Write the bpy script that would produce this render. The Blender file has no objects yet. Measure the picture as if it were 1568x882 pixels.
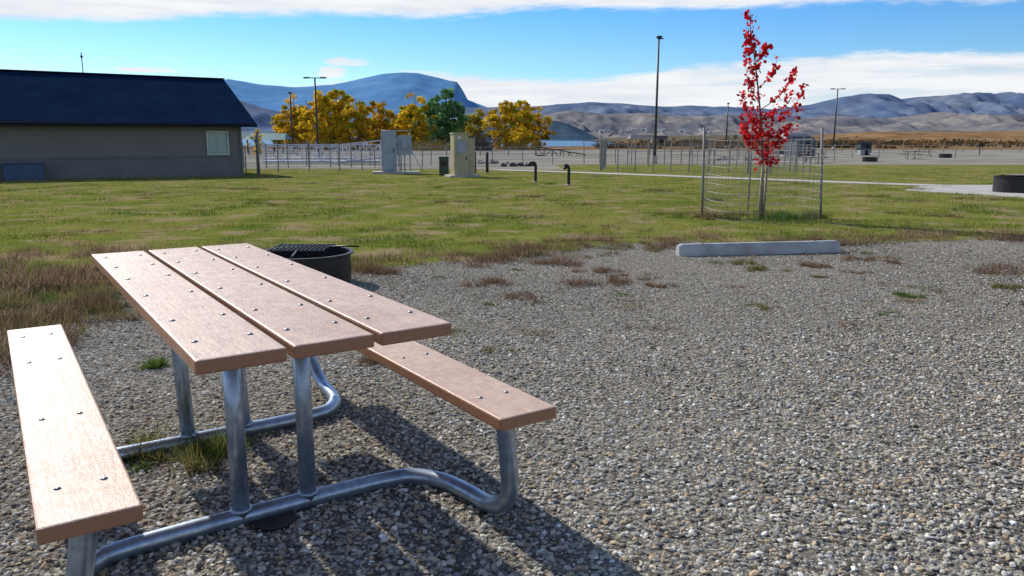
import bpy, bmesh, math, random
import numpy as np
from mathutils import Vector, Matrix, noise as mn
random.seed(3); rng=np.random.default_rng(7)
scene=bpy.context.scene; col=scene.collection
# ------------------------------------------------------------------ helpers
def link(o): col.objects.link(o); return o
def empty(name,loc=(0,0,0),rotz=0.):
    e=bpy.data.objects.new(name,None); e.location=loc; e.rotation_euler=(0,0,rotz); e.empty_display_size=.2
    return link(e)
def mesh_obj(name,verts,faces,mat,parent=None,smooth=False,bevel=0,attrs=None):
    me=bpy.data.meshes.new(name)
    if isinstance(verts,np.ndarray):
        fa=np.asarray(faces,dtype=np.int32); k=fa.shape[1]
        me.vertices.add(len(verts)); me.vertices.foreach_set('co',verts.astype(np.float32).ravel())
        me.loops.add(fa.size); me.loops.foreach_set('vertex_index',fa.ravel())
        me.polygons.add(len(fa)); me.polygons.foreach_set('loop_start',np.arange(0,fa.size,k,dtype=np.int32))
        me.polygons.foreach_set('loop_total',np.full(len(fa),k,dtype=np.int32))
        me.update(calc_edges=True); me.validate()
    else:
        me.from_pydata(verts,[],faces); me.update()
    if attrs:
        for an,(ty,data) in attrs.items():
            a=me.attributes.new(an,ty,'POINT')
            if ty=='FLOAT': a.data.foreach_set('value',np.asarray(data,dtype=np.float32).ravel())
            else: a.data.foreach_set('color',np.asarray(data,dtype=np.float32).ravel())
    if mat: me.materials.append(mat)
    me.polygons.foreach_set('use_smooth',[smooth]*len(me.polygons))
    o=bpy.data.objects.new(name,me); link(o)
    if parent: o.parent=parent
    if bevel:
        b=o.modifiers.new('b','BEVEL'); b.width=bevel; b.segments=2; b.limit_method='ANGLE'
    return o
def box_data(c,s,rot=None):
    x,y,z=[v/2 for v in s]
    v=[Vector(p) for p in [(-x,-y,-z),(x,-y,-z),(x,y,-z),(-x,y,-z),(-x,-y,z),(x,-y,z),(x,y,z),(-x,y,z)]]
    if rot: v=[rot@p for p in v]
    v=[tuple(p+Vector(c)) for p in v]
    return v,[(0,3,2,1),(4,5,6,7),(0,1,5,4),(1,2,6,5),(2,3,7,6),(3,0,4,7)]
def box(name,c,s,mat,parent=None,bevel=0,rot=None):
    v,f=box_data(c,s,rot); return mesh_obj(name,v,f,mat,parent,False,bevel)
def merge(parts):
    V=[];F=[]
    for v,f in parts:
        o=len(V); V+=list(v); F+=[tuple(i+o for i in ff) for ff in f]
    return V,F
def smooth_path(pts,n=6):
    P=[Vector(p) for p in pts]; P=[P[0]*2-P[1]]+P+[P[-1]*2-P[-2]]
    out=[]
    for i in range(1,len(P)-2):
        for k in range(n):
            t=k/n; a,b,c,d=P[i-1],P[i],P[i+1],P[i+2]
            out.append(.5*((2*b)+(c-a)*t+(2*a-5*b+4*c-d)*t*t+(3*b-a-3*c+d)*t**3))
    out.append(P[-2]); return out
def tube_data(pts,r,seg=10,caps=True):
    P=[Vector(p) for p in pts]; n=len(P)
    R=r if isinstance(r,(list,tuple)) else [r]*n
    V=[];F=[]
    t0=(P[1]-P[0]).normalized(); up=Vector((0,0,1)) if abs(t0.z)<.9 else Vector((1,0,0))
    a=t0.cross(up).normalized()
    for i in range(n):
        t=(P[min(i+1,n-1)]-P[max(i-1,0)]).normalized()
        a=(a-t*a.dot(t)).normalized(); b=t.cross(a)
        for k in range(seg):
            th=2*math.pi*k/seg
            V.append(tuple(P[i]+(a*math.cos(th)+b*math.sin(th))*R[i]))
    for i in range(n-1):
        for k in range(seg):
            k2=(k+1)%seg; F.append((i*seg+k,i*seg+k2,(i+1)*seg+k2,(i+1)*seg+k))
    if caps:
        F.append(tuple(range(seg))[::-1]); F.append(tuple((n-1)*seg+k for k in range(seg)))
    return V,F
def tube(name,pts,r,mat,parent=None,seg=12):
    v,f=tube_data(pts,r,seg); return mesh_obj(name,v,f,mat,parent,True)
def fbm_arr(X,Y,s,seed=0.,o=3):
    return np.array([mn.fractal((float(a)*s,float(b)*s,seed),1.0,2.0,o) for a,b in zip(X,Y)])
# ------------------------------------------------------------------ material helpers
def new_mat(name):
    m=bpy.data.materials.new(name); m.use_nodes=True
    nt=m.node_tree; return m,nt,nt.nodes['Principled BSDF']
def N(nt,t,**kw):
    n=nt.nodes.new(t)
    for k,v in kw.items(): setattr(n,k,v)
    return n
def ramp(nt,stops,src=None,interp='LINEAR'):
    r=N(nt,'ShaderNodeValToRGB'); r.color_ramp.interpolation=interp
    el=r.color_ramp.elements
    while len(el)<len(stops): el.new(.5)
    for e,(p,c) in zip(el,stops):
        e.position=p; e.color=(*c,1) if len(c)==3 else c
    if src is not None: nt.links.new(src,r.inputs[0])
    return r
def mixc(nt,f,a,b,mode='MIX'):
    m=N(nt,'ShaderNodeMix',data_type='RGBA',blend_type=mode)
    for s,v in ((0,f),(6,a),(7,b)):
        if isinstance(v,(int,float)): m.inputs[s].default_value=v
        elif isinstance(v,tuple): m.inputs[s].default_value=(*v,1)
        else: nt.links.new(v,m.inputs[s])
    return m.outputs[2]
def math_(nt,op,a,b=None,clamp=False):
    m=N(nt,'ShaderNodeMath',operation=op,use_clamp=clamp)
    for s,v in ((0,a),(1,b)):
        if v is None: continue
        if isinstance(v,(int,float)): m.inputs[s].default_value=v
        else: nt.links.new(v,m.inputs[s])
    return m.outputs[0]
def noise_(nt,scale,detail=4,rough=.55,vec=None):
    n=N(nt,'ShaderNodeTexNoise'); n.inputs['Scale'].default_value=scale; n.inputs['Detail'].default_value=detail; n.inputs['Roughness'].default_value=rough
    if vec is not None: nt.links.new(vec,n.inputs['Vector'])
    return n
def simple(name,c,rough=.6,metal=0.,var=.25,scale=8.,bump=.0,dirt=None,spec=.5):
    m,nt,b=new_mat(name)
    g=N(nt,'ShaderNodeNewGeometry'); n=noise_(nt,scale,4,.6,g.outputs['Position'])
    lo=tuple(x*(1-var) for x in c); hi=tuple(min(1,x*(1+var)) for x in c)
    r=ramp(nt,[(.3,lo),(.7,hi)],n.outputs[0]); out=r.outputs[0]
    if dirt:
        n2=noise_(nt,scale*.35,5,.7,g.outputs['Position']); rr=ramp(nt,[(.5,(0,0,0)),(.7,(1,1,1))],n2.outputs[0])
        out=mixc(nt,math_(nt,'MULTIPLY',rr.outputs[0],.7),out,dirt)
    nt.links.new(out,b.inputs['Base Color'])
    b.inputs['Roughness'].default_value=rough; b.inputs['Metallic'].default_value=metal
    b.inputs['Specular IOR Level'].default_value=spec
    if bump:
        bp=N(nt,'ShaderNodeBump'); bp.inputs['Strength'].default_value=bump; bp.inputs['Distance'].default_value=.01
        n3=noise_(nt,scale*6,5,.7,g.outputs['Position']); nt.links.new(n3.outputs[0],bp.inputs['Height']); nt.links.new(bp.outputs[0],b.inputs['Normal'])
    return m
def attr_mat(name,transl=0.):
    m=bpy.data.materials.new(name); m.use_nodes=True; nt=m.node_tree; nt.nodes.remove(nt.nodes['Principled BSDF'])
    a=N(nt,'ShaderNodeAttribute',attribute_name='col'); b=N(nt,'ShaderNodeBsdfDiffuse'); nt.links.new(a.outputs['Color'],b.inputs[0]); out=b.outputs[0]
    if transl:
        t=N(nt,'ShaderNodeBsdfTranslucent'); nt.links.new(a.outputs['Color'],t.inputs[0])
        mx=N(nt,'ShaderNodeMixShader'); mx.inputs[0].default_value=transl
        nt.links.new(b.outputs[0],mx.inputs[1]); nt.links.new(t.outputs[0],mx.inputs[2]); out=mx.outputs[0]
    nt.links.new(out,nt.nodes['Material Output'].inputs[0]); return m
# ------------------------------------------------------------------ camera
EYE=1.272; TH=.1901; CT,ST=math.cos(TH),math.sin(TH)
cd=bpy.data.cameras.new('camera'); cam=link(bpy.data.objects.new('camera',cd)); scene.camera=cam
cam.location=(0,0,EYE); cam.rotation_euler=(math.pi/2-TH,0,0); cd.lens=27.32; cd.sensor_width=36; cd.clip_start=.05; cd.clip_end=60000
def ray(px,y):
    xc=(px-784)/1190; yc=(441-y)/1190; return xc,CT+yc*ST,-ST+yc*CT
# ------------------------------------------------------------------ light
AZ=math.atan2(-.659,.752); EL=math.radians(33.5)
S=Vector((math.sin(AZ)*math.cos(EL),math.cos(AZ)*math.cos(EL),math.sin(EL)))
sd=bpy.data.lights.new('sun','SUN'); sd.energy=5.; sd.angle=math.radians(.53); sd.color=(1,.95,.86)
sun=link(bpy.data.objects.new('sun',sd)); sun.rotation_euler=S.to_track_quat('Z','Y').to_euler(); sun.location=(-20,10,20)
w=bpy.data.worlds.new('World'); scene.world=w; w.use_nodes=True; nt=w.node_tree
w.cycles.sampling_method='MANUAL'; w.cycles.sample_map_resolution=256
bg=nt.nodes['Background']; bg.inputs[1].default_value=.105
sky=N(nt,'ShaderNodeTexSky',sky_type='NISHITA'); sky.sun_disc=False; sky.sun_elevation=EL; sky.sun_rotation=AZ%(2*math.pi); sky.air_density=1.0; sky.dust_density=.2; sky.ozone_density=2.
tc=N(nt,'ShaderNodeTexCoord'); sp=N(nt,'ShaderNodeSeparateXYZ'); nt.links.new(tc.outputs['Generated'],sp.inputs[0])
x_,y_,z_=sp.outputs
az=math_(nt,'ARCTAN2',x_,y_)
el=math_(nt,'ARCSINE',z_)
cmb=N(nt,'ShaderNodeCombineXYZ'); nt.links.new(az,cmb.inputs[0]); nt.links.new(math_(nt,'MULTIPLY',el,5.),cmb.inputs[1])
nA=noise_(nt,7,5,.6,cmb.outputs[0]); nB=noise_(nt,28,5,.65,cmb.outputs[0])
def q(px,y):
    x,yw,z=ray(px,y); return math.atan2(x,yw),math.asin(z/math.sqrt(x*x+yw*yw+z*z))*5
def curve(src,pts,x0,x1):
    mr=N(nt,'ShaderNodeMapRange'); mr.inputs[1].default_value=x0; mr.inputs[2].default_value=x1; nt.links.new(src,mr.inputs[0])
    fc=N(nt,'ShaderNodeFloatCurve'); nt.links.new(mr.outputs[0],fc.inputs[1])
    c=fc.mapping.curves[0]; fc.mapping.extend='HORIZONTAL'
    P=[((a-x0)/(x1-x0),b) for a,b in pts]
    while len(c.points)<len(P): c.points.new(.5,.5)
    for p,(a,b) in zip(c.points,P): p.location=(a,b); p.handle_type='VECTOR'
    fc.mapping.update(); return fc.outputs[0]
edge=curve(az,[(-1.5,0.2)]+[q(a,b) for a,b in ((-300,130),(-100,98),(0,102),(60,107),(110,118),(330,122),(400,135),(560,120),(620,107),(690,112),(760,118),(900,121),(960,113),(1050,100),(1200,89),(1350,77),(1568,79),(1900,70))]+[(1.5,.5)],-1.5,1.5)
e5=math_(nt,'MULTIPLY',el,5.)
d=math_(nt,'SUBTRACT',edge,e5)
d=math_(nt,'ADD',d,math_(nt,'MULTIPLY',math_(nt,'SUBTRACT',nB.outputs[0],.5),.08))
def mr_(src,a,b,c=0.,dd=1.):
    m=N(nt,'ShaderNodeMapRange',interpolation_type='SMOOTHSTEP'); m.inputs[1].default_value=a;m.inputs[2].default_value=b;m.inputs[3].default_value=c;m.inputs[4].default_value=dd; nt.links.new(src,m.inputs[0]); return m.outputs[0]
m1=mr_(d,-.012,.04)
cs=N(nt,'ShaderNodeCombineXYZ'); nt.links.new(math_(nt,'MULTIPLY',az,3.),cs.inputs[0]); nt.links.new(math_(nt,'MULTIPLY',el,38.),cs.inputs[1])
nS=noise_(nt,2.,5,.6,cs.outputs[0]); stre=mr_(nS.outputs[0],.30,.56,.66,1.)
right=mr_(az,.12,.3)
m1=math_(nt,'MULTIPLY',m1,math_(nt,'ADD',math_(nt,'MULTIPLY',right,math_(nt,'SUBTRACT',stre,1.)),1.))
d2=math_(nt,'ADD',e5,math_(nt,'MULTIPLY',math_(nt,'SUBTRACT',nA.outputs[0],.5),.10))
d2=math_(nt,'ADD',d2,math_(nt,'MULTIPLY',math_(nt,'SUBTRACT',nB.outputs[0],.5),.05))
deck=curve(az,[(-1.5,.6)]+[q(a,b) for a,b in ((0,36),(200,38),(330,27),(500,26),(700,29),(800,19),(900,13),(1080,17),(1250,6),(1568,2))]+[(1.5,.8)],-1.5,1.5)
m2=math_(nt,'MULTIPLY',mr_(math_(nt,'SUBTRACT',d2,deck),-.012,.05),mr_(e5,1.1,1.5,1.,.12))
def puff(px,py,w_,h_):
    A,B=q(px,py)
    a=math_(nt,'DIVIDE',math_(nt,'SUBTRACT',az,A),w_/1190.); b=math_(nt,'DIVIDE',math_(nt,'SUBTRACT',e5,B),5*h_/1190.)
    r=math_(nt,'ADD',math_(nt,'MULTIPLY',a,a),math_(nt,'MULTIPLY',b,b))
    r=math_(nt,'ADD',r,math_(nt,'MULTIPLY',math_(nt,'SUBTRACT',nB.outputs[0],.5),4.2)); return mr_(r,1.5,.2,0.,1.)
pf=math_(nt,'MAXIMUM',puff(530,95,30,6),puff(506,111,20,9)); pf=math_(nt,'MAXIMUM',pf,puff(225,107,40,3))
cl=math_(nt,'MAXIMUM',math_(nt,'MAXIMUM',m1,m2),pf)
ccol=ramp(nt,[(.32,(6.6,7.1,8.0)),(.58,(8.8,9.0,9.2))],math_(nt,'ADD',math_(nt,'MULTIPLY',nA.outputs[0],.4),math_(nt,'MULTIPLY',nS.outputs[0],.6)))
grad=ramp(nt,[(0,(.92,1.12,1.30)),(.06,(.72,1.02,1.32)),(.17,(.36,.84,1.36)),(1,(.55,.85,1.25))],z_)
skc=mixc(nt,1.,sky.outputs[0],grad.outputs[0],'MULTIPLY')
fin=mixc(nt,cl,skc,ccol.outputs[0]); nt.links.new(fin,bg.inputs[0])
scene.view_settings.view_transform='Standard'; scene.view_settings.look='None'; scene.view_settings.exposure=0
# ------------------------------------------------------------------ terrain
def sst(a,b,x):
    t=np.clip((x-a)/(b-a),0,1); return t*t*(3-2*t)
def zt_arr(x,y):
    x=np.asarray(x,float); y=np.asarray(y,float)
    z=-.012*np.clip(y-5,0,55)
    r=x/np.maximum(y,1)
    return z-3.2*sst(200,280,y)*sst(.15,.11,r)
def zt(x,y): return float(zt_arr(x,y))
POLY=np.array([(30,13.5),(14,11.6),(7.0,10.6),(4.5,10.2),(2.13,9.9),(.79,9.8),(0,8.75),(-1.48,7.9),(-2.45,7.5),(-3.43,6.4),(-3.35,5.47),(-3.25,4.75),(-3.6,3.9),(-5,3.0),(-8,1.5),(-9,-8),(30,-8)],float)
def sdf(x,y):
    x=np.asarray(x,float);y=np.asarray(y,float)
    best=np.full(x.shape,1e9); inside=np.zeros(x.shape,bool); n=len(POLY)
    for i in range(n):
        a=POLY[i];b=POLY[(i+1)%n]; e=b-a
        t=np.clip(((x-a[0])*e[0]+(y-a[1])*e[1])/(e@e),0,1)
        best=np.minimum(best,np.hypot(x-a[0]-t*e[0],y-a[1]-t*e[1]))
        c=((a[1]>y)!=(b[1]>y))
        with np.errstate(divide='ignore',invalid='ignore'):
            xi=(b[0]-a[0])*(y-a[1])/(b[1]-a[1])+a[0]
        inside^=(c&(x<xi))
    return np.where(inside,best,-best)
def axis(fine0,fine1,st,lo,hi,g):
    a=list(np.arange(fine0,fine1,st)); s=st
    while a[-1]<hi: s*=g; a.append(a[-1]+s)
    s=st; b=[]; c=fine0
    while c>lo: s*=g; c-=s; b.append(c)
    return np.array(b[::-1]+a)
xs=axis(-7,9,.12,-12000,12000,1.09); ys=axis(1.5,12.5,.12,-300,16000,1.06)
GX,GY=np.meshgrid(xs,ys); fx,fy=GX.ravel(),GY.ravel()
GZ=zt_arr(fx,fy)
sd_=np.clip(sdf(fx,fy),-3,3)
near=(np.abs(fx)<60)&(fy<80)&(fy>-20)
wob=np.zeros_like(fx); wob[near]=fbm_arr(fx[near],fy[near],.9,2.,4)
sd_=sd_+wob*.5
GZ=GZ+np.where(near,np.where(sd_>0,0.,.02)+fbm_arr(fx,fy,.35,5.,2)*.012*np.where(sd_>0,.5,1),0)
lot=np.where(fx<3,sst(43,46,fy+fx*.1),sst(54,60,fy-fx*.02))*(1-sst(135,155,fy))
field=sst(130,150,fy)
nx_,ny_=len(xs),len(ys)
idx=np.arange(nx_*ny_).reshape(ny_,nx_)
F=np.stack([idx[:-1,:-1].ravel(),idx[:-1,1:].ravel(),idx[1:,1:].ravel(),idx[1:,:-1].ravel()],1)
gm,nt,b=new_mat('ground_material'); g=N(nt,'ShaderNodeNewGeometry'); pos=g.outputs['Position']
def att(n): return N(nt,'ShaderNodeAttribute',attribute_name=n).outputs['Fac']
n1=noise_(nt,.45,4,.65,pos); n2=noise_(nt,7,4,.65,pos); n3=noise_(nt,60,2,.6,pos); n4=noise_(nt,1.1,5,.65,pos)
gr=ramp(nt,[(.32,(.08,.11,.02)),(.46,(.17,.20,.035)),(.56,(.26,.26,.06)),(.7,(.27,.20,.10))],math_(nt,'ADD',math_(nt,'MULTIPLY',n1.outputs[0],.6),math_(nt,'MULTIPLY',n2.outputs[0],.4)))
gr2=mixc(nt,math_(nt,'MULTIPLY',ramp(nt,[(.35,(1,1,1)),(.6,(0,0,0))],n3.outputs[0]).outputs[0],.7),gr.outputs[0],(.05,.05,.018))
pt=ramp(nt,[(.52,(0,0,0)),(.60,(1,1,1))],n4.outputs[0])
gr3=mixc(nt,math_(nt,'MULTIPLY',pt.outputs[0],.85),gr2,(.29,.215,.125))
vo=N(nt,'ShaderNodeTexVoronoi'); vo.inputs['Scale'].default_value=60; nt.links.new(pos,vo.inputs['Vector'])
vs=N(nt,'ShaderNodeSeparateColor'); nt.links.new(vo.outputs['Color'],vs.inputs[0])
gv=ramp(nt,[(0,(.20,.175,.135)),(.35,(.33,.30,.245)),(.7,(.45,.41,.34)),(1,(.62,.58,.50))],vs.outputs[0])
edge_=ramp(nt,[(.0,(1,1,1)),(.02,(1,1,1)),(.6,(.4,.4,.4))],vo.outputs['Distance'])
gvc=mixc(nt,1.,gv.outputs[0],edge_.outputs[0],'MULTIPLY')
lotc=ramp(nt,[(.35,(.17,.155,.125)),(.5,(.27,.25,.21)),(.65,(.35,.33,.28))],math_(nt,'ADD',math_(nt,'MULTIPLY',n2.outputs[0],.25),math_(nt,'MULTIPLY',noise_(nt,.16,5,.7,pos).outputs[0],.75)))
fld=ramp(nt,[(.35,(.11,.065,.03)),(.5,(.22,.135,.06)),(.65,(.30,.21,.10))],noise_(nt,.05,5,.65,pos).outputs[0])
mk=ramp(nt,[(.46,(0,0,0)),(.54,(1,1,1))],math_(nt,'ADD',math_(nt,'ADD',math_(nt,'MULTIPLY',att('gmask'),.6),.5),math_(nt,'MULTIPLY',math_(nt,'SUBTRACT',n2.outputs[0],.5),.5)))
c=mixc(nt,mk.outputs[0],gr3,gvc)
lm=ramp(nt,[(.4,(0,0,0)),(.6,(1,1,1))],math_(nt,'ADD',att('lot'),math_(nt,'MULTIPLY',math_(nt,'SUBTRACT',n1.outputs[0],.5),.9)))
c=mixc(nt,lm.outputs[0],c,lotc.outputs[0]); c=mixc(nt,att('field'),c,fld.outputs[0])
nt.nodes.remove(b); b=N(nt,'ShaderNodeBsdfDiffuse'); nt.links.new(b.outputs[0],nt.nodes['Material Output'].inputs[0])
nt.links.new(c,b.inputs['Color'])
mesh_obj('ground',np.stack([fx,fy,GZ],1),F,gm,smooth=True,attrs={'gmask':('FLOAT',sd_),'lot':('FLOAT',lot),'field':('FLOAT',field)})
wm,nt,b=new_mat('water_material'); b.inputs['Base Color'].default_value=(.04,.15,.30,1); b.inputs['Roughness'].default_value=.35; b.inputs['Specular IOR Level'].default_value=.1
mesh_obj('lake_water',[(-3500,225,-2.6),(60,225,-2.6),(2500,9000,-2.6),(-9000,9000,-2.6)],[(0,1,2,3)],wm)
# ------------------------------------------------------------------ gravel stones
def rot_mats(n):
    q=rng.normal(size=(n,4)); q/=np.linalg.norm(q,axis=1,keepdims=True); w_,x,y,z=q.T
    return np.stack([1-2*(y*y+z*z),2*(x*y-z*w_),2*(x*z+y*w_),2*(x*y+z*w_),1-2*(x*x+z*z),2*(y*z-x*w_),2*(x*z-y*w_),2*(y*z+x*w_),1-2*(x*x+y*y)],1).reshape(n,3,3)
bm=bmesh.new(); bmesh.ops.create_icosphere(bm,subdivisions=1,radius=1); ico=np.array([v.co[:] for v in bm.verts]); icf=np.array([[v.index for v in f.verts] for f in bm.faces]); bm.free()
octv=np.array([(1,0,0),(-1,0,0),(0,1,0),(0,-1,0),(0,0,1),(0,0,-1)],float); octf=np.array([(0,2,4),(2,1,4),(1,3,4),(3,0,4),(2,0,5),(1,2,5),(3,1,5),(0,3,5)])
VS=[];FS=[];CS=[];off=0
pal=np.array([(.12,.105,.085),(.25,.225,.18),(.40,.365,.30),(.49,.445,.365),(.58,.54,.46),(.48,.375,.24),(.78,.74,.67),(.31,.31,.30),(.40,.29,.19)]); pw=np.array([.09,.17,.22,.18,.12,.11,.04,.04,.04]); pw/=pw.sum()
for (y0,y1,dens,r0,r1,bv,bf) in [(1.5,3,5200,.0042,.0150,ico,icf),(3,5,3900,.005,.0135,ico,icf),(5,7.5,2000,.006,.013,octv,octf),(7.5,10.8,850,.007,.014,octv,octf)]:
    hw=.68*y1+.8; n=int(dens*2*hw*(y1-y0))
    X=rng.uniform(-hw,hw,n); Y=rng.uniform(y0,y1,n)
    s=sdf(X,Y); keep=(np.abs(X)<.68*Y+.8)&(s+rng.normal(0,.25,n)>-.05); X,Y=X[keep],Y[keep]; n=len(X)
    r=r0+(r1-r0)*rng.random(n)**2.3
    sc=np.stack([r*rng.uniform(.9,1.35,n),r*rng.uniform(.7,1.,n),r*rng.uniform(.45,.8,n)],1)
    v=bv[None]*(1+rng.uniform(-.22,.22,(n,len(bv),1)))*sc[:,None,:]
    M=rot_mats(n); v=np.einsum('nij,nkj->nki',M,v); v[:,:,2]*=.62
    v+=np.stack([X,Y,zt_arr(X,Y)+r*rng.uniform(.0,.4,n)],1)[:,None,:]
    VS.append(v.reshape(-1,3)); FS.append((bf[None]+(np.arange(n)*len(bv))[:,None,None]+off).reshape(-1,3)); off+=n*len(bv)
    c=pal[rng.choice(len(pal),n,p=pw)]*rng.uniform(.8,1.25,(n,1)); c=np.concatenate([np.minimum(c,.9),np.ones((n,1))],1); CS.append(np.repeat(c,len(bv),0))
gsm=attr_mat('gravel_stone_material')
mesh_obj('gravel',np.concatenate(VS),np.concatenate(FS),gsm,attrs={'col':('FLOAT_COLOR',np.concatenate(CS))})
# ------------------------------------------------------------------ grass
grm=attr_mat('grass_blade_material',.35)
def blades(name,BX,BY,H,Wd,C,lean=.5,per=4,spread=.03,parent=None,z0=None,mat=grm):
    n=len(BX)*per
    X=np.repeat(BX,per)+rng.normal(0,1,n)*np.repeat(np.broadcast_to(spread,BX.shape),per); Y=np.repeat(BY,per)+rng.normal(0,1,n)*np.repeat(np.broadcast_to(spread,BX.shape),per)
    Hh=np.repeat(H,per)*rng.uniform(.5,1.2,n); Ww=np.repeat(np.broadcast_to(Wd,BX.shape),per)
    a=rng.uniform(0,2*np.pi,n); la=rng.uniform(0,2*np.pi,n); ll=Hh*lean*rng.random(n)
    z=zt_arr(X,Y)-.005
    dx,dy=np.cos(a)*Ww/2,np.sin(a)*Ww/2
    v=np.stack([np.stack([X-dx,Y-dy,z],1),np.stack([X+dx,Y+dy,z],1),np.stack([X+np.cos(la)*ll,Y+np.sin(la)*ll,z+Hh],1)],1).reshape(-1,3)
    f=np.arange(n*3).reshape(-1,3)
    c=np.repeat(C,per,0)*rng.uniform(.5,1.4,(n,1)); c=np.concatenate([c,np.ones((n,1))],1); c=np.repeat(c,3,0)
    return mesh_obj(name,v,f,mat,parent,attrs={'col':('FLOAT_COLOR',c)})
def pathdist(x,y):
    a=np.array((-1,44.));b_=np.array((13.8,25.)); e=b_-a; t=np.clip(((x-a[0])*e[0]+(y-a[1])*e[1])/(e@e),0,1)
    return np.hypot(x-a[0]-t*e[0],y-a[1]-t*e[1])
n=115000
Y=np.exp(rng.uniform(np.log(4.0),np.log(46),n)); X=rng.uniform(-1,1,n)*(.70*Y+.6)
s=sdf(X,Y)+fbm_arr(X,Y,.9,2.,4)*.5+rng.normal(0,.10,n)
p=fbm_arr(X,Y,.30,9.,4)+fbm_arr(X,Y,1.6,29.,3)*.7+rng.normal(0,.13,len(X)); qn=fbm_arr(X,Y,1.3,19.,3)
k=(s<-.02)&(pathdist(X,Y)>.85)&~((X>11)&(Y<25.5)&(Y>18.7)&(X>12.3-(Y-19)*.1))&(rng.random(n)<np.where(p>.30,.4,1.)); X,Y,s,p,qn=X[k],Y[k],s[k],p[k],qn[k]
base=np.where((p>.30)[:,None],np.array([.36,.25,.135]),np.where((p>.10)[:,None],np.array([.37,.335,.10]),np.where((p>-.18)[:,None],np.array([.29,.32,.06]),np.array([.14,.20,.033]))))
left=(X<-2.6)&(Y<9)
brd=((s>-.7)&(rng.random(len(X))<.6))|(left&(qn>.0)&(rng.random(len(X))<.7)); base[brd]=np.array([.33,.23,.145])*rng.uniform(.5,1.15,(int(brd.sum()),1))
H=np.where(brd,.075,.05)*(1+1.4*np.clip(qn,-.6,1)); H=np.where(left,H*1.35,H)
blades('grass',X,Y,H,np.clip(.0045*Y**.45,.004,.03)*np.where(left,1.5,1.),base,.9,4,np.where(left,.02,.028+.0014*Y))
def clump(name,x,y,r,h,c,nb=260,w_=.005):
    n=nb; ctr=rng.normal(0,.5,(6,2))*r; ci=rng.integers(0,6,n)
    bx=x+ctr[ci,0]*1.3+rng.normal(0,.2*r,n); by=y+ctr[ci,1]+rng.normal(0,.2*r,n)
    C=np.array(c)[None]*rng.uniform(.3,1.3,(n,1)); H=h*rng.uniform(.45,1.,n)*rng.uniform(.5,1.1,6)[ci]
    blades(name,bx,by,H,w_,C,1.5,3,.006)
dry=(.28,.18,.115); grn=(.14,.22,.045); olive=(.25,.23,.08); tanw=(.42,.34,.21)
for (x,y,r,h,c) in [(.68,6.9,.26,.12,dry),(-.2,7.0,.2,.09,dry),(.3,8.3,.34,.12,dry),(4.9,7.5,.4,.12,dry),(5.6,8.0,.45,.12,dry),(-.35,8.4,.38,.17,dry),(.2,9.1,.35,.16,dry),(1.2,9.9,.4,.14,dry),(1.9,9.5,.3,.14,dry),(3.9,9.8,.3,.15,dry),(5.6,10.3,.5,.16,dry),(6.6,10.3,.5,.17,dry),(4.6,10.3,.4,.14,dry),(-1.3,7.5,.3,.12,dry),(.1,6.3,.2,.06,dry),(1.3,6.8,.12,.06,dry),(.9,7.6,.2,.08,dry),
   (2.35,8.1,.2,.08,olive),(2.55,7.7,.12,.07,olive),(1.15,7.3,.2,.06,dry),(3.3,6.3,.12,.05,grn),(2.9,7.3,.1,.04,olive),(1.95,5.9,.1,.04,olive),(4.3,6.7,.1,.06,olive),(-.78,4.35,.14,.05,dry),(-1.5,6.5,.12,.05,dry),(3.1,8.0,.15,.07,dry),(4.0,8.4,.2,.08,dry),
   (-3.2,5.9,.28,.18,dry),(-2.95,5.6,.2,.12,olive),(-3.75,5.6,.35,.24,olive),(-3.9,6.6,.4,.24,dry),(-4.4,7.2,.5,.22,dry),(-3.55,5.0,.35,.26,olive),(-3.4,7.0,.4,.18,dry),(-3.3,4.7,.3,.25,dry),(-3.15,4.45,.25,.2,tanw),(-4.5,9.,.5,.18,dry),(-5.4,8.6,.5,.18,dry),(-4.2,5.9,.4,.22,tanw),(-4.6,6.4,.4,.24,dry),(-3.5,6.1,.3,.2,grn),(-4.0,5.2,.3,.22,grn),(-5.,7.8,.4,.15,grn),(-3.05,7.6,.3,.12,grn),
   (-2.0,4.25,.07,.07,grn),(-1.35,2.98,.14,.13,olive),(-1.22,3.05,.12,.11,grn),(-1.6,2.9,.12,.06,grn),(-2.15,5.0,.1,.05,olive)]:
    clump('dry_weed' if c in (dry,tanw) else 'green_weed',x,y,r,h,c)
for i in range(60):
    x=rng.uniform(-1,7.5); y=rng.uniform(4.5,9.6)
    clump('small_weed',x,y,rng.uniform(.05,.18),rng.uniform(.02,.05),[dry,olive,dry,grn,tanw][i%5],80)
for i in range(60):
    t=rng.uniform(2,11.99); j=int(t); pp=POLY[j]*(1-(t-j))+POLY[(j+1)%len(POLY)]*(t-j)+rng.normal(0,.24,2)
    clump('dry_weed',pp[0],pp[1],rng.uniform(.12,.38),rng.uniform(.07,.19),[dry,dry,tanw,olive][i%4],150,.006)
for i in range(56):
    y=rng.uniform(10.5,27); x=rng.uniform(-.62,.62)*y
    clump('lawn_weed',x,y,rng.uniform(.2,.7),rng.uniform(.06,.12),[olive,dry,dry,tanw,grn][i%5],220,.012)
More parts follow.
